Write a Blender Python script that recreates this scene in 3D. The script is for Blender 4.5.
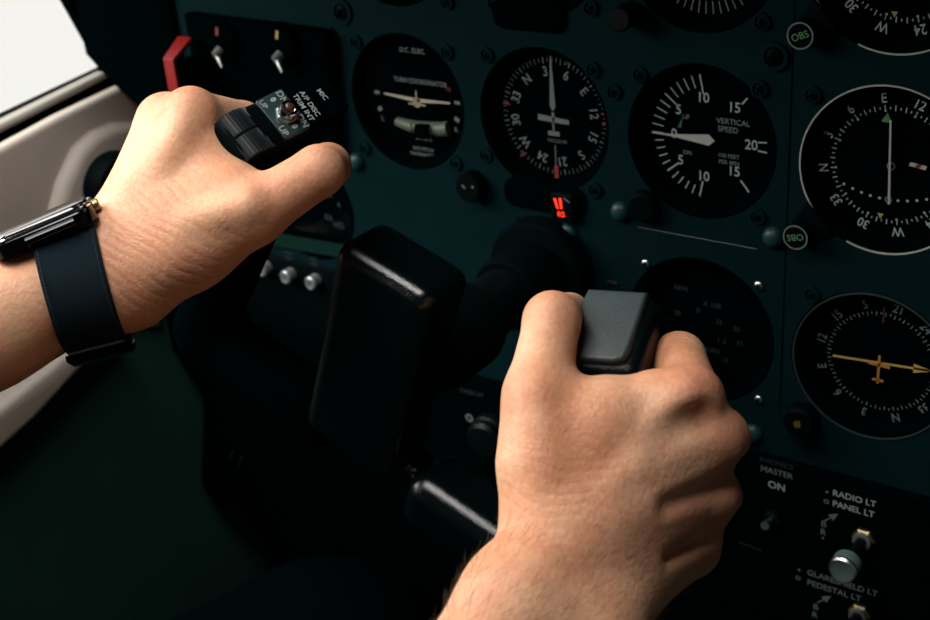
import bpy, math, random
import numpy as np
from mathutils import Vector, Matrix
random.seed(4); rng = np.random.default_rng(7)
for o in list(bpy.data.objects): bpy.data.objects.remove(o)
SC = bpy.context.scene; COL = SC.collection
PI = math.pi
def R(d): return math.radians(d)

# ------------------------------------------------------------------ camera
FOC = 1298.6
CAM = np.array([.2673, -.5585, .2141])
_rx, _ry, _rz = -.4518, -.0827, .6449
CW = np.array([-math.sin(_rz)*math.cos(_rx), math.cos(_rz)*math.cos(_rx), math.sin(_rx)])
_r0 = np.array([math.cos(_rz), math.sin(_rz), 0.]); _u0 = np.cross(_r0, CW)
CR = _r0*math.cos(_ry)+_u0*math.sin(_ry); CU = -_r0*math.sin(_ry)+_u0*math.cos(_ry)
cd = bpy.data.cameras.new('camera'); cam = bpy.data.objects.new('camera', cd); COL.objects.link(cam)
cam.matrix_world = Matrix(((CR[0], CU[0], -CW[0], CAM[0]), (CR[1], CU[1], -CW[1], CAM[1]), (CR[2], CU[2], -CW[2], CAM[2]), (0, 0, 0, 1)))
cd.sensor_width = 36; cd.lens = FOC/930*36; cd.clip_start = .01; cd.clip_end = 200
cd.dof.use_dof = True; cd.dof.focus_distance = .545; cd.dof.aperture_fstop = 12.0
SC.camera = cam

# ------------------------------------------------------------------ world, lights, exposure
wd = bpy.data.worlds.new('overcast_sky'); SC.world = wd; wd.use_nodes = True
bg = wd.node_tree.nodes['Background']; bg.inputs[0].default_value = (1.0, .97, .925, 1); bg.inputs[1].default_value = .9
SC.view_settings.view_transform = 'Standard'; SC.view_settings.look = 'None'
SC.view_settings.exposure = 0.11; SC.view_settings.gamma = 1.0; SC.view_settings.use_curve_mapping = False
def area(name, loc, target, sx, sy, power, col):
    l = bpy.data.lights.new(name, 'AREA'); l.shape = 'RECTANGLE'; l.size = sx; l.size_y = sy; l.energy = power; l.color = col
    o = bpy.data.objects.new(name, l); COL.objects.link(o); o.location = loc
    o.rotation_euler = (Vector(target)-Vector(loc)).to_track_quat('-Z', 'Y').to_euler(); return o
area('side_window_daylight', (-.85, -.62, .62), (0, -.22, 0), .9, .8, 23.0, (1.0, .95, .88))
area('added_ceiling_light', (-.14, -.42, .735), (-.10, -.25, 0), .55, .40, 8.5, (1.0, .97, .93))  # added lamp just under the closed ceiling; there is no roof window

# ------------------------------------------------------------------ helpers
def inp(n, name, v):
    if name in n.inputs: n.inputs[name].default_value = v
def mat(name, col, rough=.5, metal=0., spec=.5, noise=0., nscale=200., bump=0., bscale=900., emit=None, estr=0., coat=0., stretch=None):
    m = bpy.data.materials.new(name); m.use_nodes = True; nt = m.node_tree; b = nt.nodes['Principled BSDF']
    c = tuple(col)+(1,)
    b.inputs['Base Color'].default_value = c; b.inputs['Roughness'].default_value = rough; b.inputs['Metallic'].default_value = metal
    inp(b, 'Specular IOR Level', spec); inp(b, 'Coat Weight', coat)
    if emit: b.inputs['Emission Color'].default_value = tuple(emit)+(1,); b.inputs['Emission Strength'].default_value = estr
    tc = nt.nodes.new('ShaderNodeTexCoord'); mp = nt.nodes.new('ShaderNodeMapping')
    nt.links.new(tc.outputs['Object'], mp.inputs[0])
    if stretch: mp.inputs['Scale'].default_value = stretch
    nz = nt.nodes.new('ShaderNodeTexNoise'); nz.inputs['Scale'].default_value = nscale; nz.inputs['Detail'].default_value = 4
    nt.links.new(mp.outputs[0], nz.inputs['Vector'])
    if noise > 0:
        mx = nt.nodes.new('ShaderNodeMix'); mx.data_type = 'RGBA'
        mx.inputs['A'].default_value = tuple(v*(1-noise) for v in col)+(1,); mx.inputs['B'].default_value = tuple(min(1, v*(1+noise)) for v in col)+(1,)
        nt.links.new(nz.outputs['Fac'], mx.inputs['Factor']); nt.links.new(mx.outputs['Result'], b.inputs['Base Color'])
    if bump > 0:
        n2 = nt.nodes.new('ShaderNodeTexNoise'); n2.inputs['Scale'].default_value = bscale; n2.inputs['Detail'].default_value = 3
        nt.links.new(mp.outputs[0], n2.inputs['Vector'])
        bp = nt.nodes.new('ShaderNodeBump'); bp.inputs['Strength'].default_value = bump; bp.inputs['Distance'].default_value = .001
        nt.links.new(n2.outputs['Fac'], bp.inputs['Height']); nt.links.new(bp.outputs['Normal'], b.inputs['Normal'])
    return m

M = {}
M['teal'] = mat('teal_panel_paint', (.0018, .0122, .0146), .7, noise=.18, nscale=60, bump=.15, bscale=1500, spec=.02)
M['teal_dome'] = mat('teal_screw_paint', (.006, .038, .037), .42, spec=.3)
M['black'] = mat('black_plastic', (.0006, .0026, .0032), .55, spec=.03, bump=.2, bscale=2500)
M['black_matte'] = mat('matte_black', (.0003, .0016, .0020), .9, spec=.0)
M['black_gloss'] = mat('glossy_black_plastic', (.0016, .0042, .005), .3, spec=.16, bump=.25, bscale=1400)
M['yoke'] = mat('yoke_plastic', (.0010, .0036, .0044), .17, spec=.6, bump=.2, bscale=1300)
M['face'] = mat('dial_face_black', (.0004, .0012, .0020), .9, spec=.0)
M['white'] = mat('dial_white_print', (.33, .37, .37), .6)
M['dimwhite'] = mat('dial_grey_print', (.12, .15, .15), .6)
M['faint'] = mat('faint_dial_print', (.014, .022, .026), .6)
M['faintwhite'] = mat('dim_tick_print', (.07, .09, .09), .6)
M['ring'] = mat('white_ring_paint', (.40, .40, .385), .45)
M['greyring'] = mat('dull_ring_paint', (.022, .036, .036), .5)
M['cream'] = mat('cream_paint', (.42, .39, .30), .5)
M['greenprint'] = mat('green_print', (.07, .19, .07), .6)
M['yellowprint'] = mat('yellow_print', (.34, .28, .08), .6)
M['orange'] = mat('orange_needle_paint', (.42, .17, .03), .6)
M['gold'] = mat('yellow_needle_paint', (.50, .31, .08), .6)
M['redprint'] = mat('red_print', (.20, .014, .014), .6)
M['redplastic'] = mat('red_plastic', (.21, .007, .007), .5, spec=.12, noise=.1)
M['tube'] = mat('pale_green_liquid', (.09, .12, .085), .4, spec=.2)
M['steel'] = mat('brushed_steel', (.62, .64, .62), .32, metal=1)
M['chrome'] = mat('polished_steel', (.80, .80, .80), .08, metal=1)
M['darkchrome'] = mat('black_polished_steel', (.035, .036, .04), .14, metal=1)
M['brass'] = mat('dull_brass', (.26, .20, .11), .4, metal=1)
M['knobgrey'] = mat('grey_knob_cap', (.09, .14, .135), .4, spec=.4)
M['nickel'] = mat('nickel_button', (.30, .34, .34), .35, metal=.6)
M['placard'] = mat('green_placard', (.0045, .019, .016), .8, spec=.02, noise=.7, nscale=700)
M['capgrey'] = mat('grey_rubber_pad', (.030, .046, .048), .42, spec=.5, noise=.12, nscale=120, bump=.2, bscale=1800)
M['rocker'] = mat('black_ribbed_rubber', (.006, .011, .013), .4, spec=.4)
M['plate'] = mat('dark_switch_plate', (.018, .042, .045), .38, spec=.5)
M['brown'] = mat('brown_toggle_tip', (.07, .028, .02), .4)
M['led'] = mat('lit_red_segment', (.6, .02, .01), .5, emit=(1, .035, .012), estr=1.6)
M['tan'] = mat('tan_door_plastic', (.50, .45, .40), .55, noise=.08, nscale=40, bump=.15, bscale=1200)
M['sill'] = mat('pale_window_trim', (.36, .34, .30), .5)
M['green_lining'] = mat('dark_green_lining', (.010, .044, .035), .9, spec=.1, noise=.2, nscale=30, bump=.4, bscale=700)
M['dark_lining'] = mat('dark_teal_lining', (.006, .020, .020), .85, noise=.2, nscale=30)
M['carpet'] = mat('dark_green_carpet', (.012, .040, .034), .95, noise=.3, nscale=400, bump=.6, bscale=900)
M['cabin'] = mat('cabin_lining_grey', (.10, .10, .095), .8)
M['strap'] = mat('navy_strap', (.0050, .0140, .0220), .85, spec=.15, bump=.8, bscale=1500, noise=.6, nscale=900, stretch=(1, 3, 1))
M['stitch'] = mat('navy_thread', (.012, .022, .032), .7)
M['watchglass'] = mat('watch_glass', (.004, .005, .007), .04, spec=.8, coat=.6)
M['screen'] = mat('blue_watch_display', (.10, .25, .42), .2)

def skin():
    m = bpy.data.materials.new('skin'); m.use_nodes = True; nt = m.node_tree; b = nt.nodes['Principled BSDF']; L = nt.links
    tc = nt.nodes.new('ShaderNodeTexCoord')
    def noise(s, d=3, r=.55):
        n = nt.nodes.new('ShaderNodeTexNoise'); n.inputs['Scale'].default_value = s; n.inputs['Detail'].default_value = d; n.inputs['Roughness'].default_value = r
        L.new(tc.outputs['Object'], n.inputs['Vector']); return n
    n1 = noise(28, 3); cr = nt.nodes.new('ShaderNodeValToRGB')
    cr.color_ramp.elements[0].position = .36; cr.color_ramp.elements[0].color = (.66, .295, .16, 1)
    cr.color_ramp.elements[1].position = .62; cr.color_ramp.elements[1].color = (.80, .465, .29, 1)
    L.new(n1.outputs['Fac'], cr.inputs[0])
    at = nt.nodes.new('ShaderNodeAttribute'); at.attribute_name = 'redness'
    mx = nt.nodes.new('ShaderNodeMix'); mx.data_type = 'RGBA'
    L.new(at.outputs['Fac'], mx.inputs['Factor']); L.new(cr.outputs[0], mx.inputs['A']); mx.inputs['B'].default_value = (.60, .24, .15, 1)
    n3 = noise(500, 2); m3 = nt.nodes.new('ShaderNodeMix'); m3.data_type = 'RGBA'; m3.blend_type = 'MULTIPLY'; m3.inputs['Factor'].default_value = .22
    c3 = nt.nodes.new('ShaderNodeValToRGB'); c3.color_ramp.elements[0].position = .35; c3.color_ramp.elements[0].color = (.62, .52, .48, 1); c3.color_ramp.elements[1].position = .6
    L.new(n3.outputs['Fac'], c3.inputs[0]); L.new(mx.outputs['Result'], m3.inputs['A']); L.new(c3.outputs[0], m3.inputs['B'])
    L.new(m3.outputs['Result'], b.inputs['Base Color'])
    b.inputs['Roughness'].default_value = .52; inp(b, 'Specular IOR Level', .35)
    inp(b, 'Subsurface Weight', .25); inp(b, 'Subsurface Radius', (1.0, .35, .2)); inp(b, 'Subsurface Scale', .004)
    # fine skin relief: crossing creases plus pores
    wv = nt.nodes.new('ShaderNodeTexVoronoi'); wv.inputs['Scale'].default_value = 620; L.new(tc.outputs['Object'], wv.inputs['Vector'])
    n2 = noise(420, 4, .5)
    ad = nt.nodes.new('ShaderNodeMath'); ad.operation = 'MULTIPLY_ADD'; ad.inputs[1].default_value = .35
    L.new(wv.outputs['Distance'], ad.inputs[0]); L.new(n2.outputs['Fac'], ad.inputs[2])
    # transverse wrinkles where the surface attribute asks for them
    aw = nt.nodes.new('ShaderNodeAttribute'); aw.attribute_name = 'crease'
    sm = nt.nodes.new('ShaderNodeMath'); sm.operation = 'MULTIPLY_ADD'; sm.inputs[1].default_value = 1.0
    L.new(aw.outputs['Fac'], sm.inputs[0]); L.new(ad.outputs[0], sm.inputs[2])
    bp = nt.nodes.new('ShaderNodeBump'); bp.inputs['Strength'].default_value = .26; bp.inputs['Distance'].default_value = .0011
    L.new(sm.outputs[0], bp.inputs['Height']); L.new(bp.outputs['Normal'], b.inputs['Normal'])
    return m
M['skin'] = skin()
M['hair'] = mat('arm_hair', (.10, .055, .03), .5)
def glassmat(name, refl=.5):
    m = bpy.data.materials.new(name); m.use_nodes = True; nt = m.node_tree
    for n in list(nt.nodes): nt.nodes.remove(n)
    o = nt.nodes.new('ShaderNodeOutputMaterial'); mx = nt.nodes.new('ShaderNodeMixShader'); t = nt.nodes.new('ShaderNodeBsdfTransparent'); g = nt.nodes.new('ShaderNodeBsdfGlossy')
    g.inputs['Roughness'].default_value = .06; f = nt.nodes.new('ShaderNodeFresnel'); f.inputs[0].default_value = 1.35
    t.inputs[0].default_value = (.97, .98, .98, 1)
    mu = nt.nodes.new('ShaderNodeMath'); mu.operation = 'MULTIPLY'; mu.inputs[1].default_value = refl
    nt.links.new(f.outputs[0], mu.inputs[0]); nt.links.new(mu.outputs[0], mx.inputs[0]); nt.links.new(t.outputs[0], mx.inputs[1]); nt.links.new(g.outputs[0], mx.inputs[2]); nt.links.new(mx.outputs[0], o.inputs[0])
    return m
M['glass'] = glassmat('clear_glass', .03)

class MB:
    def __init__(s): s.v = []; s.f = []
    def add(s, v, f):
        n = len(s.v); s.v += [tuple(map(float, p)) for p in v]; s.f += [tuple(i+n for i in q) for q in f]; return s
    def box(s, x0, x1, y0, y1, z0, z1, b=0.):
        # box with chamfered edges
        if b <= 0:
            v = [(x, y, z) for x in (x0, x1) for y in (y0, y1) for z in (z0, z1)]
            return s.add(v, [(0, 1, 3, 2), (4, 6, 7, 5), (0, 4, 5, 1), (2, 3, 7, 6), (0, 2, 6, 4), (1, 5, 7, 3)])
        return s.prism(rrect((x0+x1)/2, (z0+z1)/2, (x1-x0)/2, (z1-z0)/2, b*1.5), y0, y1, b)
    def prism(s, poly, y0, y1, b=0., seg=3):
        # poly: (x, z) outline extruded along y from y0 (near) to y1, near edge rounded by b
        n = len(poly); c = np.mean(np.array(poly), 0)
        rings = []
        P = np.array(poly, float)
        def inset(d):
            q = []
            for i in range(n):
                a, p, e = P[i-1], P[i], P[(i+1) % n]
                t1 = (p-a)/(np.linalg.norm(p-a)+1e-12); t2 = (e-p)/(np.linalg.norm(e-p)+1e-12)
                nn = np.array([-(t1[1]+t2[1]), t1[0]+t2[0]]); L = np.linalg.norm(nn)
                nn = nn/(L+1e-12); k = max(.5, nn @ np.array([-t1[1], t1[0]]))
                q.append(p+nn*d/k)
            return np.array(q)
        area_ = sum(P[i-1][0]*P[i][1]-P[i][0]*P[i-1][1] for i in range(n))
        if area_ < 0: P = P[::-1]
        if b > 0:
            for k in range(seg+1):
                a = k/seg*PI/2; rings.append((inset(b*(1-math.sin(a))), y0+b*(1-math.cos(a))))
        else: rings.append((P, y0))
        rings.append((P, y1))
        v = [(p[0], y, p[1]) for r_, y in rings for p in r_]
        f = []
        for k in range(len(rings)-1):
            for i in range(n):
                j = (i+1) % n; f.append((k*n+i, k*n+j, (k+1)*n+j, (k+1)*n+i))
        f.append(tuple(range(n-1, -1, -1))); f.append(tuple((len(rings)-1)*n+i for i in range(n)))
        return s.add(v, [tuple(reversed(q)) for q in f])
    def lathe(s, prof, c=(0, 0), n=48, cap0=False, cap1=False, a0=0, a1=2*PI):
        # prof: (radius, y); axis along y through (x, z) = c
        full = abs(a1-a0-2*PI) < 1e-6; m = n if full else n+1
        v = [(c[0]+r_*math.cos(a0+(a1-a0)*i/n), y, c[1]+r_*math.sin(a0+(a1-a0)*i/n)) for r_, y in prof for i in range(m)]
        f = []
        for k in range(len(prof)-1):
            for i in range(n if full else n):
                j = (i+1) % m if full else i+1; f.append((k*m+i, k*m+j, (k+1)*m+j, (k+1)*m+i))
        if cap0: f.append(tuple(range(m-1, -1, -1)))
        if cap1: f.append(tuple((len(prof)-1)*m+i for i in range(m)))
        return s.add(v, f)
    def tube(s, pts, rad, n=10, cap=True):
        pts = [Vector(p) for p in pts]; rad = rad if hasattr(rad, '__len__') else [rad]*len(pts)
        ref = None; v = []; f = []
        for i, p in enumerate(pts):
            t = (pts[min(i+1, len(pts)-1)]-pts[max(i-1, 0)]).normalized()
            if ref is None: ref = t.orthogonal().normalized()
            ref = (ref-t*ref.dot(t)).normalized(); b = t.cross(ref)
            for k in range(n):
                a = 2*PI*k/n; v.append(tuple(p+(ref*math.cos(a)+b*math.sin(a))*rad[i]))
        for i in range(len(pts)-1):
            for k in range(n): f.append((i*n+k, i*n+(k+1) % n, (i+1)*n+(k+1) % n, (i+1)*n+k))
        if cap: f.append(tuple(range(n-1, -1, -1))); f.append(tuple((len(pts)-1)*n+k for k in range(n)))
        return s.add(v, f)
    def xform(s, fn): s.v = [tuple(fn(*p)) for p in s.v]; return s
    def build(s, name, m, parent=None, smooth=True, ang=35):
        me = bpy.data.meshes.new(name); me.from_pydata(s.v, [], s.f); me.validate(); me.update(); me.materials.append(m)
        import bmesh
        bm = bmesh.new(); bm.from_mesh(me); bmesh.ops.recalc_face_normals(bm, faces=bm.faces)
        if smooth:
            for e in bm.edges:
                e.smooth = not (len(e.link_faces) == 2 and e.calc_face_angle(0) > R(ang))
            for q in bm.faces: q.smooth = True
        bm.to_mesh(me); bm.free()
        o = bpy.data.objects.new(name, me); COL.objects.link(o)
        if parent is not None: o.parent = parent; o.matrix_parent_inverse = parent.matrix_basis.inverted()
        return o
def rrect(cx, cz, hx, hz, r, n=5):
    p = []
    for sx, sz, a in ((1, 1, 0), (-1, 1, 90), (-1, -1, 180), (1, -1, 270)):
        for k in range(n+1):
            t = R(a+90*k/n); p.append((cx+sx*(hx-r)+r*math.cos(t), cz+sz*(hz-r)+r*math.sin(t)))
    return p
def tag(o, label=None, cat=None, group=None, kind=None):
    if label: o['label'] = label
    if cat: o['category'] = cat
    if group: o['group'] = group
    if kind: o['kind'] = kind
    return o
def thing(name, loc, label, cat, group=None):
    o = bpy.data.objects.new(name, None); COL.objects.link(o); o.location = loc; o.empty_display_size = .01
    return tag(o, label, cat, group)
def atY(px, py, Y=0.):
    d = CW+CR*(px-465)/FOC-CU*(py-310)/FOC; return CAM+d*((Y-CAM[1])/d[1])
def atX(px, py, X):
    d = CW+CR*(px-465)/FOC-CU*(py-310)/FOC; return CAM+d*((X-CAM[0])/d[0])
def atD(px, py, D): return CAM+(CW+CR*(px-465)/FOC-CU*(py-310)/FOC)*D
def proj(p):
    d = np.array(p)-CAM; z = d@CW; return 465+FOC*(d@CR)/z, 310-FOC*(d@CU)/z

_glyph = {}
def text2d(sx, size):
    # filled outline of a word as 2D triangles, centred
    if sx not in _glyph:
        c = bpy.data.curves.new('t', 'FONT'); c.body = sx; c.align_x = 'CENTER'; c.align_y = 'CENTER'; c.size = 1; c.offset = .012; c.resolution_u = 3
        o = bpy.data.objects.new('t', c); COL.objects.link(o)
        bpy.context.view_layer.update()
        me = bpy.data.meshes.new_from_object(o.evaluated_get(bpy.context.evaluated_depsgraph_get()))
        v = np.array([q.co[:2] for q in me.vertices]); f = [tuple(p.vertices) for p in me.polygons]
        bpy.data.objects.remove(o); bpy.data.curves.remove(c); bpy.data.meshes.remove(me)
        if len(v): v = v-(v.max(0)+v.min(0))/2
        _glyph[sx] = (v, f)
    v, f = _glyph[sx]; return v*size, f
class Marks:
    """flat print (ticks, numerals) on a dial in its own (x, z) plane at depth y"""
    def __init__(s, cx, cz, y): s.c = (cx, cz); s.y = y; s.mb = MB()
    def poly(s, pts):
        s.mb.add([(s.c[0]+p[0], s.y, s.c[1]+p[1]) for p in pts], [tuple(range(len(pts)))]); return s
    def text(s, t, x, z, size, rot=0., sx=1.):
        v, f = text2d(t, size); c, n = math.cos(rot), math.sin(rot)
        s.mb.add([(s.c[0]+x+p[0]*sx*c-p[1]*n, s.y, s.c[1]+z+p[0]*sx*n+p[1]*c) for p in v], f); return s
    def rtext(s, t, a, r_, size, sx=1.):
        # numeral at clock angle a (deg clockwise from up), standing on the centre
        A = R(a); return s.text(t, r_*math.sin(A), r_*math.cos(A), size, -A, sx)
    def tick(s, a, r0, r1, w):
        A = R(a); d = (math.sin(A), math.cos(A)); n = (d[1]*w/2, -d[0]*w/2)
        return s.poly([(d[0]*r0+n[0], d[1]*r0+n[1]), (d[0]*r1+n[0], d[1]*r1+n[1]), (d[0]*r1-n[0], d[1]*r1-n[1]), (d[0]*r0-n[0], d[1]*r0-n[1])])
    def line(s, x0, z0, x1, z1, w, w2=None):
        w2 = w if w2 is None else w2; L = math.hypot(x1-x0, z1-z0); n = (-(z1-z0)/L/2, (x1-x0)/L/2)
        return s.poly([(x0+n[0]*w, z0+n[1]*w), (x1+n[0]*w2, z1+n[1]*w2), (x1-n[0]*w2, z1-n[1]*w2), (x0-n[0]*w, z0-n[1]*w)])
    def disc(s, x, z, r_, n=16): return s.poly([(x+r_*math.cos(2*PI*k/n), z+r_*math.sin(2*PI*k/n)) for k in range(n)])
    def ringm(s, x, z, r0, r1, a0=0, a1=360, n=64):
        for k in range(n):
            A, B = R(a0+(a1-a0)*k/n), R(a0+(a1-a0)*(k+1)/n)
            s.poly([(x+q*math.sin(t), z+q*math.cos(t)) for q, t in ((r0, A), (r1, A), (r1, B), (r0, B))])
        return s
    def build(s, name, m, parent): return s.mb.build(name, m, parent, smooth=False)

# ------------------------------------------------------------------ SDF surfaces (smoothly blended round cones and boxes)
class SDF:
    """blended solids sampled on a millimetre grid and turned into one quad surface"""
    def __init__(s, h=1.2): s.p = []; s.h = h
    def cone(s, a, b, ra, rb, k=6., sub=False): s.p.append(('c', np.array(a, float), np.array(b, float), ra, rb, k, sub)); return s
    def box(s, c, ax, hs, r_, k=4.): s.p.append(('b', np.array(c, float), np.array(ax, float), np.array(hs, float), r_, k, False)); return s
    def _d(s, q, X):
        if q[0] == 'c':
            _, a, b, ra, rb, k, sub = q; ba = b-a; L2 = max(ba@ba, 1e-9)
            pa = X-a; t = np.clip((pa@ba)/L2, 0, 1); return np.linalg.norm(pa-t[..., None]*ba, axis=-1)-(ra+(rb-ra)*t)
        _, c, ax, hs, r_, k, sub = q
        l = np.abs((X-c)@ax.T)-(hs-r_); return np.linalg.norm(np.maximum(l, 0), axis=-1)+np.minimum(l.max(-1), 0)-r_
    def bounds(s, q, pad):
        if q[0] == 'c':
            m = max(q[3], q[4])+pad; return np.minimum(q[1], q[2])-m, np.maximum(q[1], q[2])+m
        e = np.abs(q[2]).T@q[3]+pad; return q[1]-e, q[1]+e
    def mesh(s):
        h = s.h; lo = np.min([s.bounds(q, 4)[0] for q in s.p if not q[6]], 0); hi = np.max([s.bounds(q, 4)[1] for q in s.p if not q[6]], 0)
        n = np.ceil((hi-lo)/h).astype(int)+1; F = np.full(n, 9., np.float32)
        for q in s.p:
            k = q[5]; a, b = s.bounds(q, k+3*h)
            i0 = np.maximum(((a-lo)/h).astype(int), 0); i1 = np.minimum(((b-lo)/h).astype(int)+2, n)
            if (i1 <= i0).any(): continue
            g = np.stack(np.meshgrid(*[lo[c]+h*np.arange(i0[c], i1[c]) for c in range(3)], indexing='ij'), -1)
            d = s._d(q, g); sl = tuple(slice(i0[c], i1[c]) for c in range(3)); o = F[sl]
            if q[6]:
                d = -d; t = np.clip(.5-.5*(d-o)/k*-1, 0, 1); t = np.maximum(k-np.abs(o-d), 0)/k; F[sl] = np.maximum(o, d)+t*t*k*.25
            else:
                t = np.maximum(k-np.abs(o-d), 0)/k; F[sl] = np.minimum(o, d)-t*t*k*.25
        # naive surface nets
        S = F < 0; c = np.zeros(np.array(F.shape)-1, np.int8)
        for i in (0, 1):
            for j in (0, 1):
                for l in (0, 1): c += S[i:S.shape[0]-1+i, j:S.shape[1]-1+j, l:S.shape[2]-1+l]
        act = (c > 0) & (c < 8); idx = np.full(act.shape, -1, np.int64); ids = np.argwhere(act); idx[act] = np.arange(len(ids))
        acc = np.zeros((len(ids), 3)); cnt = np.zeros(len(ids))
        cor = [(i, j, l) for i in (0, 1) for j in (0, 1) for l in (0, 1)]
        val = {q: F[ids[:, 0]+q[0], ids[:, 1]+q[1], ids[:, 2]+q[2]] for q in cor}
        for q in cor:
            for ax in range(3):
                if q[ax] == 0:
                    p = list(q); p[ax] = 1; p = tuple(p); a, b = val[q], val[p]; x = (a < 0) != (b < 0)
                    t = np.where(x, a/np.where(x, a-b, 1), 0); pt = np.tile(np.array(q, float), (len(ids), 1)); pt[:, ax] = t
                    acc[x] += pt[x]; cnt[x] += 1
        V = lo+h*(ids+acc/cnt[:, None]); faces = []
        for ax in range(3):
            b_, c_ = [(1, 2), (2, 0), (0, 1)][ax]
            A = np.moveaxis(S, ax, 0); x = A[:-1] != A[1:]
            w = np.argwhere(np.moveaxis(x, 0, ax))
            ok = (w[:, b_] > 0) & (w[:, c_] > 0) & (w[:, b_] < act.shape[b_]) & (w[:, c_] < act.shape[c_]); w = w[ok]
            def g(db, dc):
                z = w.copy(); z[:, b_] -= db; z[:, c_] -= dc; return idx[z[:, 0], z[:, 1], z[:, 2]]
            qd = np.stack([g(1, 1), g(0, 1), g(0, 0), g(1, 0)], 1); ins = S[w[:, 0], w[:, 1], w[:, 2]]
            qd[~ins] = qd[~ins][:, ::-1]; faces.append(qd)
        return V, np.concatenate(faces)
def grid_obj(name, V, Fq, m, parent=None, flip=False):
    me = bpy.data.meshes.new(name); Fq = Fq[:, ::-1] if flip else Fq
    me.vertices.add(len(V)); me.vertices.foreach_set('co', np.asarray(V, np.float32).ravel())
    me.loops.add(Fq.size); me.loops.foreach_set('vertex_index', Fq.ravel().astype(np.int32))
    me.polygons.add(len(Fq)); me.polygons.foreach_set('loop_start', np.arange(0, Fq.size, 4, dtype=np.int32))
    try: me.polygons.foreach_set('loop_total', np.full(len(Fq), 4, np.int32))
    except Exception: pass
    me.update(calc_edges=True); me.validate(); me.polygons.foreach_set('use_smooth', np.ones(len(me.polygons), bool)); me.materials.append(m)
    o = bpy.data.objects.new(name, me); COL.objects.link(o)
    if parent is not None: o.parent = parent; o.matrix_parent_inverse = parent.matrix_basis.inverted()
    return o
def relax(V, Fq, it=2):
    e = np.concatenate([Fq[:, [0, 1]], Fq[:, [1, 2]], Fq[:, [2, 3]], Fq[:, [3, 0]]]); e = np.concatenate([e, e[:, ::-1]])
    for _ in range(it):
        s = np.zeros_like(V); n = np.zeros(len(V)); np.add.at(s, e[:, 0], V[e[:, 1]]); np.add.at(n, e[:, 0], 1); V = V*.5+.5*s/np.maximum(n, 1)[:, None]
    return V

# ------------------------------------------------------------------ structure: the cabin around the panel
def px_poly(pts, X): return [tuple(atX(a, b, X)[1:]) for a, b in pts]
def wallprism(mb, poly, x0, x1, b=0., seg=3):
    # poly in (y, z); x0 = inner (cabin) face
    t = MB().prism(poly, x0, x1, b, seg) if x0 < x1 else MB().prism(poly, -x0, -x1, b, seg)
    sg = 1 if x0 < x1 else -1
    mb.add([(sg*y, x, z) for x, y, z in t.v], t.f); return mb
XW = -.455
wb = px_poly([(0, 118), (105, 68), (67, 0)], XW)      # sill rear, front lower corner, front post
sl = (wb[1][1]-wb[0][1])/(wb[1][0]-wb[0][0]); dy = (wb[2][0]-wb[1][0])/(wb[2][1]-wb[1][1])
F0 = wb[1]; S0 = (-.80, F0[1]+sl*(-.80-F0[0])); F1 = (F0[0]+dy*.45, F0[1]+.45); S1 = (-.80, F1[1])
m = MB()
wallprism(m, [S0, F0, (.5, F0[1]), (.5, -.9), (-1.3, -.9), (-1.3, S0[1])], XW, XW-.008)
wallprism(m, [F0, (.5, F0[1]), (.5, .75), (F1[0], .75), F1], XW, XW-.008)
wallprism(m, [S1, F1, (F1[0], .75), (-1.3, .75), (-1.3, F1[1])], XW, XW-.008)
wallprism(m, [(-1.3, S0[1]), S0, S1, (-1.3, F1[1])], XW, XW-.008)
tag(m.build('wall_left', M['black_matte'], smooth=False), kind='structure')
g = MB(); wallprism(g, [S0, F0, F1, S1], XW-.012, XW-.015); win = tag(g.build('window_1', M['glass'], smooth=False), kind='structure')
# rubber seal and pale sill rail under the window
m = MB(); wallprism(m, px_poly([(-120, 178), (0, 119), (106, 67.5), (108, 73), (0, 126), (-120, 186)], -.448), -.448, XW+.0005, .0012)
tag(m.build('trim_1', M['black']), kind='structure')
m = MB(); wallprism(m, px_poly([(-120, 184), (0, 124.5), (106, 72.5), (110, 74), (110, 78), (0, 134.5), (-120, 196)], -.440), -.440, XW+.0006, .003)
tag(m.build('trim_2', M['sill']), kind='structure')
# tan door panel
dp = MB(); wallprism(dp, px_poly([(-260, 297), (0, 149), (60, 116.5), (122, 87), (146, 88), (165, 190), (60, 290), (0, 340), (-260, 520)], -.425), -.425, -.433, .004)
door = tag(dp.build('door_1', M['tan']), kind='structure')
bp_ = MB(); wallprism(bp_, px_poly([(30, 330), (50, 238), (64, 184), (80, 150), (97, 133), (118, 124), (160, 120), (165, 330)], -.416), -.416, -.4255, .009, 5)
bp_.build('pocket_bulge', M['tan'], door)
ar = MB(); wallprism(ar, px_poly([(-260, 590), (0, 408), (48, 370), (85, 338), (112, 322), (118, 338), (100, 352), (76, 376), (38, 418), (0, 452), (-260, 660)], -.405), -.405, -.424, .005, 4)
tag(ar.build('trim_3', M['tan']), kind='structure')
lo = MB(); wallprism(lo, [(-1.3, -.125), (-.35, -.125), (.03, -.10), (.45, -.12), (.45, -.88), (-1.3, -.88)], -.422, XW+.002, .004)
tag(lo.build('trim_5', M['green_lining']), kind='structure')
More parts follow.
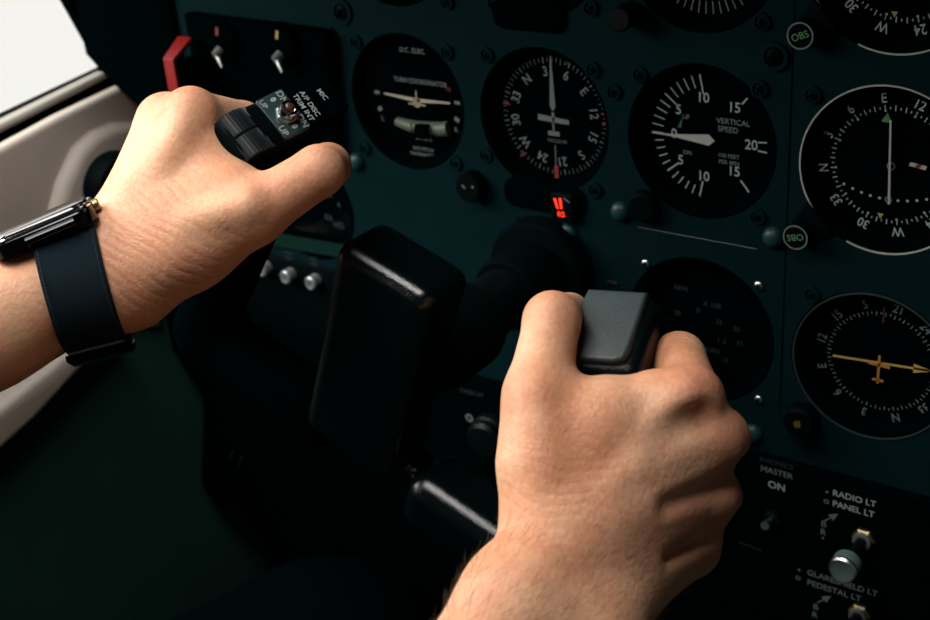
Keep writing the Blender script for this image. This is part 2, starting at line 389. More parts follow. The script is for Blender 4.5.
# front post and fairing between side wall and instrument panel
m = MB(); m.prism([(-.4545, .40), (-.4545, .004), (-.443, -.006), (-.4245, -.020), (-.405, -.030), (-.360, -.04), (-.360, .40)], -.004, .03, .004)
tag(m.build('trim_4', M['black_matte']), kind='structure')
def slab(name, a, b, m_): t = MB().box(a[0], b[0], a[1], b[1], a[2], b[2]); return tag(t.build(name, m_, smooth=False), kind='structure')
slab('floor', (-.5, -1.3, -.93), (.95, .5, -.90), M['carpet'])
slab('ceiling', (-.5, -1.3, .75), (.95, .05, .78), M['cabin'])
slab('wall_right', (.92, -1.3, -.9), (.95, .5, .75), M['cabin'])
slab('wall_back', (-.5, -1.33, -.9), (.95, -1.3, .75), M['cabin'])
slab('wall_front', (-.4, .42, -.9), (.92, .45, .148), M['dark_lining'])
# ------------------------------------------------------------------ instrument panel
RI = .040; HOLES = []
GA = .091; GB = .0923; ADF = (.0915, -.1032); TACH = (0, -.104); UPZ = .0947; LOWG = (-.268, -.078)
cuts = [(-2*GA, 0, RI), (-GA, 0, RI), (0, 0, RI), (GB-.0005, -.0016, .0407), (ADF[0], ADF[1], .0405), (0, -.104, .0419),
        (-2*GA, UPZ, RI), (-GA, UPZ, RI), (0, UPZ, RI), (GB-.0005, UPZ-.0016, .0407), (LOWG[0], LOWG[1], .036)]
def plate(name, outline, holes, m, parent, y0, t):
    c = bpy.data.curves.new('c', 'CURVE'); c.dimensions = '2D'; c.fill_mode = 'BOTH'; c.extrude = t/2
    def sp(pts):
        s = c.splines.new('POLY'); s.points.add(len(pts)-1); s.use_cyclic_u = True
        for q, p in zip(s.points, pts): q.co = (p[0], p[1], 0, 1)
    sp(outline)
    for x, z, r_ in holes: sp([(x+r_*math.cos(2*PI*k/96), z+r_*math.sin(2*PI*k/96)) for k in range(96)])
    o = bpy.data.objects.new('c', c); COL.objects.link(o); bpy.context.view_layer.update()
    me = bpy.data.meshes.new_from_object(o.evaluated_get(bpy.context.evaluated_depsgraph_get()))
    mb = MB().add([(v.co.x, y0+t/2-v.co.z, v.co.y) for v in me.vertices], [tuple(p.vertices) for p in me.polygons])
    bpy.data.objects.remove(o); bpy.data.curves.remove(c); bpy.data.meshes.remove(me)
    import bmesh
    ob = mb.build(name, m, parent, smooth=False)
    return ob
panel = thing('instrument_panel', (0, 0, -.17), 'dark teal painted aircraft instrument panel with round dial cutouts and domed screws', 'instrument panel')
plate('panel_board', [(-.360, -.168), (.42, -.168), (.42, .147), (-.360, .147)], cuts, M['teal'], panel, 0, .003)
seam = MB().box(.04585, .04615, -.0004, .001, -.14, .147); seam.build('panel_seam', M['black'], panel, smooth=False)
a, b = atY(638, 227), atY(757, 249)
MB().tube([(a[0], -.0001, a[2]), (b[0], -.0001, b[2])], .00018, 5).build('scratch', M['dimwhite'], panel)

def screw(px, py, r_, m_, dome=.5, slot=True, collar=0., label=None):
    p = atY(px, py, -.001); c = (p[0], p[2]); mb = MB(); h = r_*dome
    prof = [(r_*math.cos(t), -h*math.sin(t)-.0003) for t in np.linspace(0, PI/2*.97, 7)]
    mb.lathe([(r_, .0005)]+prof, c, 20, cap1=True)
    o = mb.build('screw', M[m_], panel)
    if label: o['label'] = label
    if slot:
        k = MB(); A = R(rng.uniform(0, 90)); w = r_*.13; L = r_*.62
        for q in (A, A+PI/2):
            dx, dz = math.cos(q), math.sin(q)
            k.add([(c[0]+sx*L*dx+sz*w*dz, -h-.0006, c[1]+sx*L*dz-sz*w*dx) for sx, sz in ((1, 1), (1, -1), (-1, -1), (-1, 1))], [(0, 1, 2, 3)])
        k.build('cross_slot', M['black_matte'], o, smooth=False)
    if collar:
        MB().lathe([(r_*1.02, -.0002), (r_*1.1, -.0016), (collar, -.0014), (collar*1.06, .0004)], c, 24).build('washer', M['teal'], o)
    return o
for q in [(446, 52), (486, 55), (364, 148), (455, 163), (355, 42), (592, 70), (485, 155), (639, 75), (759, 89), (594, 190), (757, 217), (812, 95), (811, 295),
          (446, 2), (493, 3), (590, 8), (761, 22), (522, 221), (334, 96), (330, 35), (613, 92)]:
    screw(q[0], q[1], .0028, 'teal', .35, True, .0042)
for q in [(620, 212), (773, 238), (568, 233), (356, 162), (752, 434)]:
    screw(q[0], q[1], .0056, 'teal_dome', .75, False, 0, 'smooth domed teal cap')
screw(774, 57, .0044, 'black', .4, True, .0068, 'large screw in a dark ring'); screw(341, 12, .0044, 'black', .4, True, .0072, 'large screw in a dark ring')
for q in [(645, 264), (758, 286), (758, 400)]: screw(q[0], q[1], .0024, 'steel', .6, True, 0, 'bright steel screw')
b = atY(613, 282); MB().box(b[0]-.003, b[0]+.003, -.0012, .0001, b[2]-.0006, b[2]+.0006).build('screw', M['steel'], panel)  # no real screw: a flat bright bar standing in for a small glint

YF = .0075
def instrument(name, c, r_, label, cat='flight instrument', ring=None, group=None, gap=None):
    t = thing(name, (c[0], 0, c[1]), label, cat, group)
    MB().lathe([(r_-.0003, .0005), (r_-.0012, .0004), (r_-.0028, .0018), (r_-.0062, YF), (r_-.0062, YF+.001)], c, 72).build('bezel', M['black_matte'], t)
    MB().lathe([(.0005, YF), (r_-.0055, YF)], c, 72, cap0=True).build('dial_face', M['face'], t, smooth=False)
    MB().lathe([(r_-.0004, YF+.0015), (r_-.0004, .05), (.001, .05)], c, 40).build('housing', M['black_matte'], t)
    if ring:
        g = gap or (0, 360); k = Marks(c[0], c[1], -.0004)
        A0, A1 = R(90-g[1]), R(90-g[0])
        MB().lathe([(r_-.0008, .0008), (r_-.0008, -.0004), (r_-.0001, -.0004), (r_-.0001, .0008)], c, 96, a0=A0, a1=A1).build('rim', M[ring], t)
    return t
def glass(t, c, r_): MB().lathe([(.0004, .0032), (r_-.0042, .0032)], c, 48, cap0=True).build('glass', M['glass'], t, smooth=False)

# --- turn coordinator
c = (-2*GA, 0); t = instrument('turn_coordinator', c, RI, 'turn coordinator dial with a white wing bar and slip tube, leftmost big dial')
k = Marks(c[0], c[1], YF-.0005)
k.text('D.C. ELEC.', .002, .0285, .0040).text('TURN COORDINATOR', .0055, .0108, .0040, 0, .9)
k.text('2 MIN.', .0048, -.0226, .0044).text('NO PITCH', .0035, -.0296, .0032).text('INFORMATION', .0038, -.0332, .0032, 0, .95)
k.build('lettering', M['dimwhite'], t)
k = Marks(c[0]+.0018, c[1]-.0022, YF-.0006)
for s in (-1, 1):
    k.line(s*.0268, .0035, s*.0305, .0035, .0019); k.line(s*.0262, -.0055, s*.0290, -.0072, .0024)
k.text('L', -.0262, -.0120, .0042).text('R', .0265, -.0125, .0042); k.build('marks', M['dimwhite'], t)
k = Marks(c[0], c[1], YF-.0006); k.text('TC', .025, .0085, .003); k.build('warning_mark', M['redprint'], t)
PX0 = (c[0]+.0024, c[1]-.0022)
k = Marks(PX0[0], PX0[1], YF-.0012); k.line(0, .0020, -.0235, .0036, .0024, .0010).line(0, .0020, .0235, .0030, .0024, .0010).disc(0, .0008, .0030).line(0, .003, 0, .0078, .0010, .0005).line(-.0062, -.0005, .0062, -.0005, .0008)
ws = k.build('wing_pointer', M['cream'], t)
MB().lathe([(.0003, YF-.0022), (.0010, YF-.0020), (.0013, YF-.001)], (PX0[0], PX0[1]+.0025), 16).build('pointer_hub', M['gold'], ws)
xs = np.linspace(-.0185, .0190, 17)
it = MB().tube([(c[0]+.0050+x, YF-.001, c[1]-.0166+6.*x*x) for x in xs], [.0028+.0016*min(1, (i_/9.)) for i_ in range(17)], 14).build('slip_tube', M['tube'], t)
MB().tube([(c[0]+.0052, YF-.0060, c[1]-.0166), (c[0]+.0124, YF-.0060, c[1]-.0162)], .0043, 14).build('slip_ball', M['black_matte'], it)
for x in (.0005, .0034): MB().tube([(c[0]+x, YF-.0058, c[1]-.0208), (c[0]+x, YF-.0058, c[1]-.0124)], .0004, 6).build('tube_line', M['black'], it)
glass(t, c, RI)

# --- heading indicator
c = (-GA, 0); t = instrument('heading_indicator', c, RI, 'heading dial with a white aircraft outline and compass letters, second big dial from the left')
c0 = c; c = (c[0]+.0028, c[1]+.0006); HD = 40; k = Marks(c[0], c[1], YF-.0005)
for s, v in (('N', 0), ('3', 3), ('6', 6), ('E', 9), ('12', 12), ('15', 15), ('S', 18), ('21', 21), ('24', 24), ('W', 27), ('30', 30), ('33', 33)):
    k.rtext(s, v*10-HD, .0250, .0074, .9)
k.build('numerals', M['dimwhite'], t)
k = Marks(c[0], c[1], YF-.0005)
for v in range(0, 360, 5): k.tick(v-HD, .0300 if v % 10 else .0292, .0324, .0004 if v % 30 else .0007)
k.text('VACUUM', .001, -.0132, .0030); k.build('tick_marks', M['faintwhite'], t)
k = Marks(c[0], c[1], YF-.0016); k.line(0, .0058, 0, .0335, .0036, .0006).poly([(-.0018, .006), (0, .0035), (.0018, .006)]).line(0, .0030, 0, -.0085, .0016, .0010).line(-.0095, -.0006, .0098, -.0016, .0034, .0026).line(-.0036, -.0088, .0036, -.0088, .0026)
k.build('aircraft_pointer', M['dimwhite'], t)
k = Marks(c[0], c[1], YF-.0007)
k.line(0, -.0275, 0, -.0345, .0026).tick(-82, .028, .0325, .0009).tick(90, .0295, .032, .0014).tick(80, .0295, .032, .0009).tick(222, .030, .034, .0009).tick(18, .031, .034, .0006); k.build('red_marks', M['redprint'], t)
k = Marks(c[0], c[1], YF-.0008); k.line(0, -.0155, 0, -.0275, .0005); k.build('centre_line', M['dimwhite'], t); c = c0
MB().prism(rrect(c[0]-.001, c[1]-.0425, .026, .0085, .0075), -.003, .001, .0025).build('lower_bezel', M['black_matte'], t)
glass(t, c, RI)
# --- small lit annunciator below it
p = atY(563, 207, -.004); t = thing('warning_light', (p[0], 0, p[2]), 'small square light glowing red with two bars below the heading dial', 'indicator light')
MB().prism(rrect(p[0], p[2], .0072, .0080, .002), -.0055, .0, .0015).build('light_housing', M['black'], t)
k = Marks(p[0]-.001, p[2], -.0058); k.line(-.0030, .0050, -.0012, -.0008, .0016, .0012).line(.0004, .0056, .0010, -.0004, .0016, .0012); k.text('RS', .0008, -.0036, .0044, R(6)); k.build('lit_marks', M['led'], t)
k = Marks(p[0], p[2], -.0058); k.line(.0016, .0062, .0052, .0040, .0008); k.build('index_line', M['dimwhite'], t)

# --- vertical speed indicator
c = (0, 0); t = instrument('vertical_speed_indicator', c, RI, 'dial printed VERTICAL SPEED with its white needle at zero')
VX = c[0]+.0032
k = Marks(VX, c[1], YF-.0005)
for s in (1, -1):
    for v in range(0, 11):
        if v == 0 and s < 0: continue
        k.tick(-90+s*v*7.8, .0232 if v % 5 == 0 and v else .0268, .0332 if s > 0 else .0318, .0008 if v % 5 == 0 and v else .0006)
k.tick(38, .0252, .0295, .0009); k.tick(141, .0246, .0325, .0009); k.tick(86, .0243, .0288, .0008); k.tick(96, .0243, .0290, .0008)
k.build('tick_marks', M['white'], t)
k = Marks(VX, c[1], YF-.0005)
for sx, x, z in (('0', -.0208, .0006), ('5', -.0183, .0134), ('5', -.0172, -.0130), ('10', -.0044, .0210), ('10', -.0040, -.0198), ('15', .0120, .0178), ('15', .0124, -.0149), ('20', .0207, .0000)):
    k.text(sx, x, z, .0072, 0, .95)
k.build('numerals', M['white'], t)
k = Marks(VX, c[1], YF-.0005)
k.text('VERTICAL', .0110, .0103, .0040).text('SPEED', .0084, .0062, .0040).text('100 FEET', .0092, -.0074, .0030).text('PER MIN', .0092, -.0108, .0030).text('UP', -.0141, .0100, .0032).text('DN', -.0134, -.0086, .0032)
k.build('lettering', M['dimwhite'], t)
k = Marks(VX, c[1], YF-.0006); k.poly([(-.0187, .0040), (-.0168, .0040), (-.0160, .0098)]); k.build('up_arrow', mat('teal_print', (.03, .12, .14), .6), t)
k = Marks(VX, c[1], YF-.002); k.line(-.0325, 0, -.020, 0, .0004, .0012).line(-.020, 0, -.0012, 0, .0014, .0058).poly([(-.0012, .0029), (-.0012, -.0029), (.0022, 0)])
k.build('needle', M['ring'], t); glass(t, c, RI)
p = atY(646, 205, 0); MB().lathe([(.0088, .0005), (.0082, -.0045), (.0066, -.0062)], (p[0], p[2]), 28, cap1=True).build('adjuster', M['black'], t)

# --- course deviation indicators
def cdi(c, e_ang, name, label, needle, obs_px, obs_rot, gap):
    c = (c[0]-.0005, c[1]-.0016)
    t = instrument(name, c, .0407, label, ring='ring', gap=gap)
    k = Marks(c[0]+.0005, c[1]+.0005, YF-.0005)
    for s, v in (('N', 0), ('3', 3), ('6', 6), ('E', 9), ('12', 12), ('15', 15), ('S', 18), ('21', 21), ('24', 24), ('W', 27), ('30', 30), ('33', 33)):
        k.rtext(s, v*10-90+e_ang, .0322, .0066, .85)
    k.build('numerals', M['white'], t)
    k = Marks(c[0]+.0005, c[1]+.0005, YF-.0005)
    for v in range(0, 360, 5):
        k.tick(v+e_ang, .0268 if v % 10 else .0262, .0280 if v % 10 else .0288, .0005)
        if v % 30 == 0: k.disc(.0262*math.sin(R(v+e_ang)), .0262*math.cos(R(v+e_ang)), .0006)
    for i in range(-5, 6):
        if i: k.disc(i*.0043, -.0165+.00012*abs(i)**2*1.5, .0007)
    k.build('tick_marks', M['white'], t)
    k = Marks(c[0]+.0005, c[1]+.0005, YF-.0007); k.poly([(-.0060, .0205), (-.0012, .0205), (-.0032, .0252)]); k.build('green_arrow', M['greenprint'], t)
    k = Marks(c[0]+.0005, c[1]+.0005, YF-.0007); k.poly([(-.0048, -.0238), (-.0018, -.0238), (-.0032, -.0266)]); k.build('yellow_arrow', M['yellowprint'], t)
    if needle:
        k = Marks(c[0]+.0008, c[1]+.0005, YF-.002); k.line(-.0016, .0222, .0004, -.0182, .0009, .0011); k.build('needle', M['ring'], t)
        k = Marks(c[0]+.0005, c[1]+.0005, YF-.0008); k.ringm(0, 0, .0014, .0020).ringm(0, -.0165, .0010, .0017); k.build('centre_ring', M['dimwhite'], t)
        k = Marks(c[0]+.0128, c[1]+.0026, YF-.0009); f = k.poly([(-.0042, -.0006), (-.0036, .0012), (.0040, .0002), (.0034, -.0018)]).build('flag', M['ring'], t)
        k = Marks(c[0]+.0128, c[1]+.0026, YF-.0011); k.poly([(-.0015, -.0008), (0, .0010), (.0016, .0006), (.0002, -.0012)]); k.build('flag_stripe', M['redprint'], f)
    k = Marks(c[0], c[1], YF-.0005)
    if needle: k.text('BENDIX / KING', .001, -.0362, .0026, R(3)); k.build('lettering', M['dimwhite'], t)
    glass(t, c, .0407)
    p = atY(obs_px[0], obs_px[1], -.006)
    q = np.array([p[0]-c[0], p[2]-c[1]]); q = q/np.linalg.norm(q); n_ = np.array([-q[1], q[0]]); P0 = np.array(c)+q*.0395
    ear = [P0+n_*.0105, np.array([p[0], p[2]])+n_*.0066, np.array([p[0], p[2]])+q*.006, np.array([p[0], p[2]])-n_*.0066, P0-n_*.0105]
    MB().prism([tuple(e) for e in ear], -.0015, .002, .0008).build('bezel_ear', M['black'], t)
    kn = MB().lathe([(.0064, -.001), (.0066, -.0085), (.0060, -.0092), (.0004, -.0092)], (p[0], p[2]), 32).build('course_knob', M['black'], t)
    k = Marks(p[0], p[2], -.0095); k.ringm(0, 0, .0055, .0062); k.build('knob_ring', M['dimwhite'], kn)
    k = Marks(p[0], p[2], -.0096); k.text('OBS', 0, 0, .0046, obs_rot); k.build('knob_lettering', M['greenprint'], kn)
    return t
cdi((GB, 0), -9.5, 'course_indicator', 'white rimmed course dial with an upright white needle and compass letters', True, (798, 235), R(192), (-127, 203))
cdi((GB, UPZ), 15, 'course_indicator', 'white rimmed course dial cut off by the top right corner of the photo', False, (803, 34), R(22), (-127, 203))

# --- direction finder
c = ADF; t = instrument('direction_finder', c, .0398, 'dark rimmed compass dial with a long yellow arrow needle', ring='greyring')
k = Marks(c[0]+.0026, c[1]+.0006, YF-.0005)
for s, v in (('N', 0), ('3', 3), ('6', 6), ('E', 9), ('12', 12), ('15', 15), ('S', 18), ('21', 21), ('24', 24), ('W', 27), ('30', 30), ('33', 33)):
    k.rtext(s, v*10-198, .0308, .0066, .85)
for v in range(0, 360, 5): k.tick(v-198, .0256 if v % 10 else .0248, .0270, .0005)
k.build('card_markings', M['dimwhite'], t)
k = Marks(c[0]+.0026, c[1]+.0006, YF-.002); k.line(-.0235, -.0016, .0265, .0018, .0012, .0012).poly([(.0165, -.0014), (.0165, .0036), (.0262, .0018)]); k.build('needle', M['gold'], t)
k = Marks(c[0]+.0026, c[1]+.0006, YF-.0028); k.line(0, .0045, 0, -.0112, .0012).line(-.0028, -.0092, .0028, -.0092, .0014).line(-.0055, -.0006, .0055, -.0010, .0016); k.build('aircraft_symbol', M['orange'], t)
k = Marks(c[0]+.0026, c[1]+.0006, YF-.0009); k.line(0, .0215, 0, .0300, .0008); k.build('lubber_line', mat('dark_red_print', (.08, .01, .01), .6), t)
glass(t, c, .040)
p = atY(800, 421, -.006); kn = MB().lathe([(.0085, .001), (.0082, -.008), (.0070, -.0095), (.0003, -.0095)], (p[0], p[2]), 32).build('heading_knob', M['black'], t)
k = Marks(p[0], p[2], -.0098); k.text('#', 0, 0, .0062, R(12)); k.build('knob_mark', mat('dim_yellow_print', (.16, .11, .03), .6), kn)

# --- tachometer under the vertical speed dial
c = TACH; t = instrument('tachometer', c, .0419, 'nearly black dial with faint print, partly behind the right hand')
k = Marks(c[0], c[1], YF-.0005)
for i, (x, z, s) in enumerate(((-.014, .019, 'RPM'), (.004, .013, 'X 100'), (-.016, .004, '20'), (.008, .004, '25'), (.018, .002, '30'), (.020, -.006, '35'), (.010, -.007, '1 2'), (.002, -.014, 'HOURS'), (.012, -.018, '10'), (-.004, .008, '0'))): k.text(s, x, z, .0042)
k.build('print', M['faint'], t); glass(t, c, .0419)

# --- partly visible upper row
c = (0, UPZ); t = instrument('airspeed_indicator', c, RI, 'dark dial with long white ticks, at the top edge above the vertical speed dial')
k = Marks(c[0], c[1], YF-.0005)
for a in range(90, 271, 7): k.tick(a, .0265, .0325, .0006)
k.build('tick_marks', M['dimwhite'], t); glass(t, c, RI)
p = atY(622, 18, -.01); kn = MB().lathe([(.0062, .001), (.0062, -.0125), (.0052, -.0135), (.0003, -.0135)], (p[0], p[2]), 28).build('adjuster', M['black_gloss'], t)
c = (-GA, UPZ); t = instrument('attitude_indicator', c, RI, 'black dial with a bulging lower bezel, above the heading dial')
MB().prism(rrect(c[0]-.005, c[1]-.0385, .022, .008, .007), -.003, .001, .0025).build('lower_bezel', M['black_matte'], t); glass(t, c, RI)
c = (-2*GA, UPZ); t = instrument('round_dial', c, RI, 'sliver of a dark dial at the top edge above the turn coordinator'); glass(t, c, RI)
# --- lower left gauge behind the thumb
c = LOWG; t = instrument('suction_gauge', c, .036, 'small dark gauge with faint print below the thumb of the left hand', cat='gauge')
k = Marks(c[0], c[1], YF-.0005)
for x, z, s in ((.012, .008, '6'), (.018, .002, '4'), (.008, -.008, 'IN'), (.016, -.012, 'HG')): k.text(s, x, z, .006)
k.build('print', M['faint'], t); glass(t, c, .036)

# --- dark knob with two tiny lights between turn coordinator and heading dial
p = atY(467, 189, -.008); t = thing('selector_knob', (p[0], 0, p[2]), 'small black round knob with two pale dots below the turn coordinator', 'knob')
MB().lathe([(.0090, 0), (.0088, -.006), (.0078, -.0078), (.0003, -.0080)], (p[0], p[2]), 32).build('knob_body', M['black'], t)
k = Marks(p[0], p[2], -.0083); k.line(-.0030, .0020, -.0012, .0002, .0010).disc(.0042, .0018, .0008); k.build('dots', M['dimwhite'], t)

# --- left ignition switch box
tl, br = atY(183, 14, -.008), atY(336, 122, -.008)
t = thing('ignition_switch_box', ((tl[0]+br[0])/2, 0, -.03), 'raised black switch box with two rotary keys, left end of the panel', 'switch box')
MB().prism([(tl[0], -.04), (tl[0], tl[2]), (br[0]-.0015, tl[2]-.002), (br[0], tl[2]-.006), (br[0]-.003, -.04)], -.008, -.0002, .0015).build('box_front', M['black_matte'], t)
for (qx, qy), colr in (((219, 40), 'redprint'), ((279, 44), 'yellowprint')):
    p = atY(qx, qy, -.012); c = (p[0], p[2])
    s = MB().lathe([(.0125, -.0075), (.0122, -.0115), (.0105, -.0125), (.0003, -.0125)], c, 32).build('rotary_switch', M['black_matte'], t)
    k = Marks(c[0], c[1], -.0128); k.line(-.0006, .0030, .0006, .0080, .0020); k.build('colour_mark', M[colr], s)
    MB().tube([(c[0]-.001, -.014, c[1]-.0085), (c[0]+.0025, -.0165, c[1]-.0100), (c[0]+.0055, -.018, c[1]-.0150)], [.0016, .0019, .0009], 10).build('key', M['steel'], s)
    MB().tube([(c[0], -.012, c[1]-.0065), (c[0]-.001, -.0165, c[1]-.0085)], [.0034, .0026], 12).build('key_collar', M['nickel'], s)
p = atY(182, 80, -.02)
t = thing('red_guard', (p[0], 0, p[2]), 'red plastic switch guard at the left end of the panel', 'switch guard')
q0, q1 = atY(163, 58, -.034), atY(179, 96, -.034); zt = q0[2]
mb = MB(); u0, u1 = atY(178, 36, -.014), atY(191, 37.5, -.014); xa, xb = q0[0], q1[0]
sec = [(-.034, zt-.040), (-.034, zt-.001), (-.0335, zt), (-.014, u0[2]), (-.012, u0[2]-.002), (-.0315, zt-.002), (-.0315, zt-.040)]
n_ = len(sec); mb.add([(xa if k < 2 else xa+(u0[0]-xa)*min(1, (y_+.034)/.020), y_, z_) for k, (y_, z_) in enumerate(sec)]+[(xb if k < 2 else xb+(u1[0]-xb)*min(1, (y_+.034)/.020), y_, z_) for k, (y_, z_) in enumerate(sec)],
       [tuple(range(n_)), tuple(range(2*n_-1, n_-1, -1))]+[(k, (k+1) % n_, n_+(k+1) % n_, n_+k) for k in range(n_)])
mb.build('guard_cover', M['redplastic'], t, ang=60)
MB().box(xa+.001, xb-.001, -.0314, -.0082, zt-.040, zt-.004).build('guard_body', M['black_matte'], t)
MB().tube([(q0[0]+.001, -.031, zt-.036), (q1[0]+.001, -.031, zt-.036)], .0012, 8).build('hinge_pin', M['black'], t)

# --- circuit breakers at lower left
t = thing('breaker_strip', (-.30, 0, -.15), 'black strip with pale printed placard and three round silver breakers, below the left hand', 'breaker strip')
MB().prism([(-.360, -.165), (-.360, -.118), (-.240, -.118), (-.236, -.122), (-.236, -.165)], -.0025, -.0001, .0008).build('strip_plate', M['black'], t)
pa = [atY(*q, -.001) for q in ((255, 229), (347, 245), (343, 258), (252, 242))]
pl = MB().add([(q[0], -.0012, q[2]) for q in pa], [(0, 1, 2, 3)]).build('placard', M['placard'], t, smooth=False)
for qx, qy in ((262, 270), (286, 277), (311, 283)):
    p = atY(qx, qy, -.008); c = (p[0], p[2])
    o = MB().lathe([(.0046, -.0022), (.0046, -.0088), (.0036, -.0096), (.0022, -.0090), (.0003, -.0092)], c, 24).build('breaker_button', M['nickel'], t)
    k = Marks(c[0], c[1], -.0100); k.text('5', 0, 0, .004); k.build('button_number', M['black_matte'], o)
    k = Marks(c[0], c[1]+.0130, -.0028); k.text('PITOT' if qx == 286 else 'FUEL', 0, .0018, .0030).text('HEAT' if qx == 286 else 'PUMP', 0, -.0020, .0030); k.build('button_lettering', M['faint'], t)

# --- black lower panel board with rounded lower left corner
pts = [atY(*q, -.002) for q in ((120, 275), (150, 316), (178, 355), (205, 397), (204, 440), (202.5, 478), (206, 491), (214, 499), (226, 502), (244, 502))]
out = [(p[0], p[2]) for p in pts]; zb = out[-1][1]
pe = [atY(*q, -.002) for q in ((262, 545), (296, 640))]
t = thing('lower_panel', (0, 0, -.25), 'black lower panel board with a rounded corner, hanging below the dials', 'panel')
MB().prism(out+[(p[0], p[2]) for p in pe]+[(.42, pe[-1][2]), (.42, -.1685), (-.2, -.1685), (-.365, -.1685)], -.004, .008, .002).build('board', M['black_matte'], t)
for qx, qy in ((231, 457), (240, 462)):
    p = atY(qx, qy, -.006); MB().tube([(p[0]-.002, -.006, p[2]-.004), (p[0]+.003, -.0062, p[2]+.005)], .0007, 6).build('clip', M['faint'], t)  # pale slivers standing in for small glints on the board

# --- switch panel at lower right
t = thing('light_switch_panel', (.13, 0, -.21), 'black switch panel lettered RADIO LT and PANEL LT at the lower right', 'switch panel')
YP = -.0062
MB().prism([(-.03, -.272), (-.03, -.1715), (.40, -.1715), (.40, -.272)], -.006, -.0042, .0006).build('plate', M['black_matte'], t)
def ptext(s, px, py, size, m_='white', rot=0., sx=1., name='lettering'):
    p = atY(px, py, YP); k = Marks(p[0], p[2], YP); k.text(s, 0, 0, size, rot, sx); return k.build(name, M[m_], t)
ptext('AVIONICS', 776, 463, .0042, 'faint'); ptext('MASTER', 777, 472.5, .0050, 'dimwhite'); ptext('ON', 776.5, 486, .0062, 'white')
ptext('RADIO LT', 854.5, 498.5, .0051); ptext('PANEL LT', 853.5, 509, .0051)
ptext('GLARESHIELD LT', 842, 583, .0051, 'dimwhite'); ptext('PEDESTAL LT', 834, 590.5, .0051, 'dimwhite')
def pmark(fn, px, py, m_='dimwhite'):
    p = atY(px, py, YP); k = Marks(p[0], p[2], YP); fn(k); return k.build('mark', M[m_], t)
for x, y in ((827, 492), (799, 570)): pmark(lambda k: k.disc(0, 0, .0008), x, y)
for x, y in ((826.5, 501.5), (798, 578)): pmark(lambda k: k.ringm(0, 0, .0008, .0014), x, y)
for x, y in ((832, 517), (825, 599)): pmark(lambda k: k.line(-.0042, -.0042, 0, 0, .0007).poly([(-.0022, .0008), (.0008, -.0022), (.0032, .0032)]), x, y)
for x, y, s in ((824, 524, 'B'), (823.5, 532, 'R'), (816, 607, 'B'), (815, 615, 'R')): ptext(s, x, y, .0054, 'dimwhite')
pmark(lambda k: k.disc(0, 0, .0007), 823, 538)
# toggle of the master switch
p = atY(771, 520, -.009); tg = MB().lathe([(.0045, -.006), (.0045, -.0085), (.003, -.0095), (.0003, -.0095)], (p[0], p[2]), 20).build('master_switch', M['black_gloss'], t)
MB().tube([(p[0], -.009, p[2]), (p[0]+.001, -.016, p[2]+.003), (p[0]+.0015, -.021, p[2]+.0042)], [.0012, .0018, .0024], 12).build('toggle_lever', M['steel'], tg)
p = atY(752, 547, YP); k = Marks(p[0], p[2], YP); k.line(-.008, .0006, .006, -.0004, .0006); k.build('mark', M['faint'], t)
def dimmer(pn, pc, label):
    a = atY(pn[0], pn[1], -.010); ln = -.0335
    o = MB().lathe([(.0062, -.0062), (.0062, -.0085), (.0050, -.0095), (.0036, -.0095)], (a[0], a[2]), 6).build('dimmer_nut', M['brass'], t)
    MB().lathe([(.0048, -.0095), (.0046, -.0115), (.0030, -.0115)], (a[0], a[2]), 24).build('bushing', M['nickel'], o)
    MB().lathe([(.0030, -.009), (.0030, -.0295)], (a[0], a[2]), 20).build('shaft', M['black_gloss'], o)
    kb = MB().lathe([(.0058, -.0290), (.0072, -.0300), (.0072, -.0375), (.0065, -.0385), (.0056, -.0382), (.0003, -.0379)], (a[0], a[2]), 36).build('dimmer_knob', M['knobgrey'], o)
    kb['label'] = label
    MB().lathe([(.0073, -.0363), (.0073, -.0377), (.0065, -.0387), (.0061, -.0385)], (a[0], a[2]), 36).build('knob_rim', M['steel'], o)
dimmer((862, 541), (838, 563), 'grey round knob with a silver rim'); dimmer((858, 616), (834, 640), 'grey round knob with a silver rim, cut by the bottom edge')

# --- small engine control knob seen between yoke and right hand
p = atY(478, 428, -.012); t = thing('engine_control', (p[0], -.004, p[2]), 'small dark ribbed knob with a white mark, left of the right wrist', 'knob')
c = (p[0]+.006, p[2]-.006)
MB().lathe([(.014, -.004), (.014, -.010), (.0125, -.011), (.0125, -.015), (.010, -.017), (.0003, -.0175)], c, 36).build('knob_body', M['black_gloss'], t)
p = atY(469, 418, -.018); k = Marks(p[0], p[2], -.0178); k.ringm(0, 0, .0013, .0028); k.build('white_mark', M['dimwhite'], t)
p = atY(472, 393, -.0045); k = Marks(p[0], p[2], -.0045); k.text('CARB HT', 0, 0, .0042); k.build('lettering', M['faint'], t)

# --- glareshield above the panel (out of frame, shades it)
t = thing('glareshield', (.03, -.06, .15), 'matte black glareshield hood above the instrument panel', 'glareshield')
MB().xform(lambda x, y, z: (x, y, z)).prism([(-.44, .149), (.91, .149), (.91, .165), (-.44, .165)], -.135, .42, .006).build('hood', M['black_matte'], t)
# --- round black air vent on the door
p = atX(118, 188, -.41); t = thing('air_vent', (p[0], p[1], p[2]), 'round black air vent on the tan door beside the left wrist', 'air vent')
mb = MB().lathe([(.024, .0), (.025, .006), (.022, .012), (.017, .013), (.015, .007), (.0003, .005)], (0, 0), 36)
mb.xform(lambda x, y, z: (p[0]-.012+y*1.6, p[1]+x, p[2]+z)).build('vent_body', M['black'], t)
mb = MB().lathe([(.013, .006), (.012, .010), (.006, .013), (.0003, .014)], (0, 0), 24)
mb.xform(lambda x, y, z: (p[0]-.012+y*1.6, p[1]+x, p[2]+z)).build('vent_ball', M['black_gloss'], t)
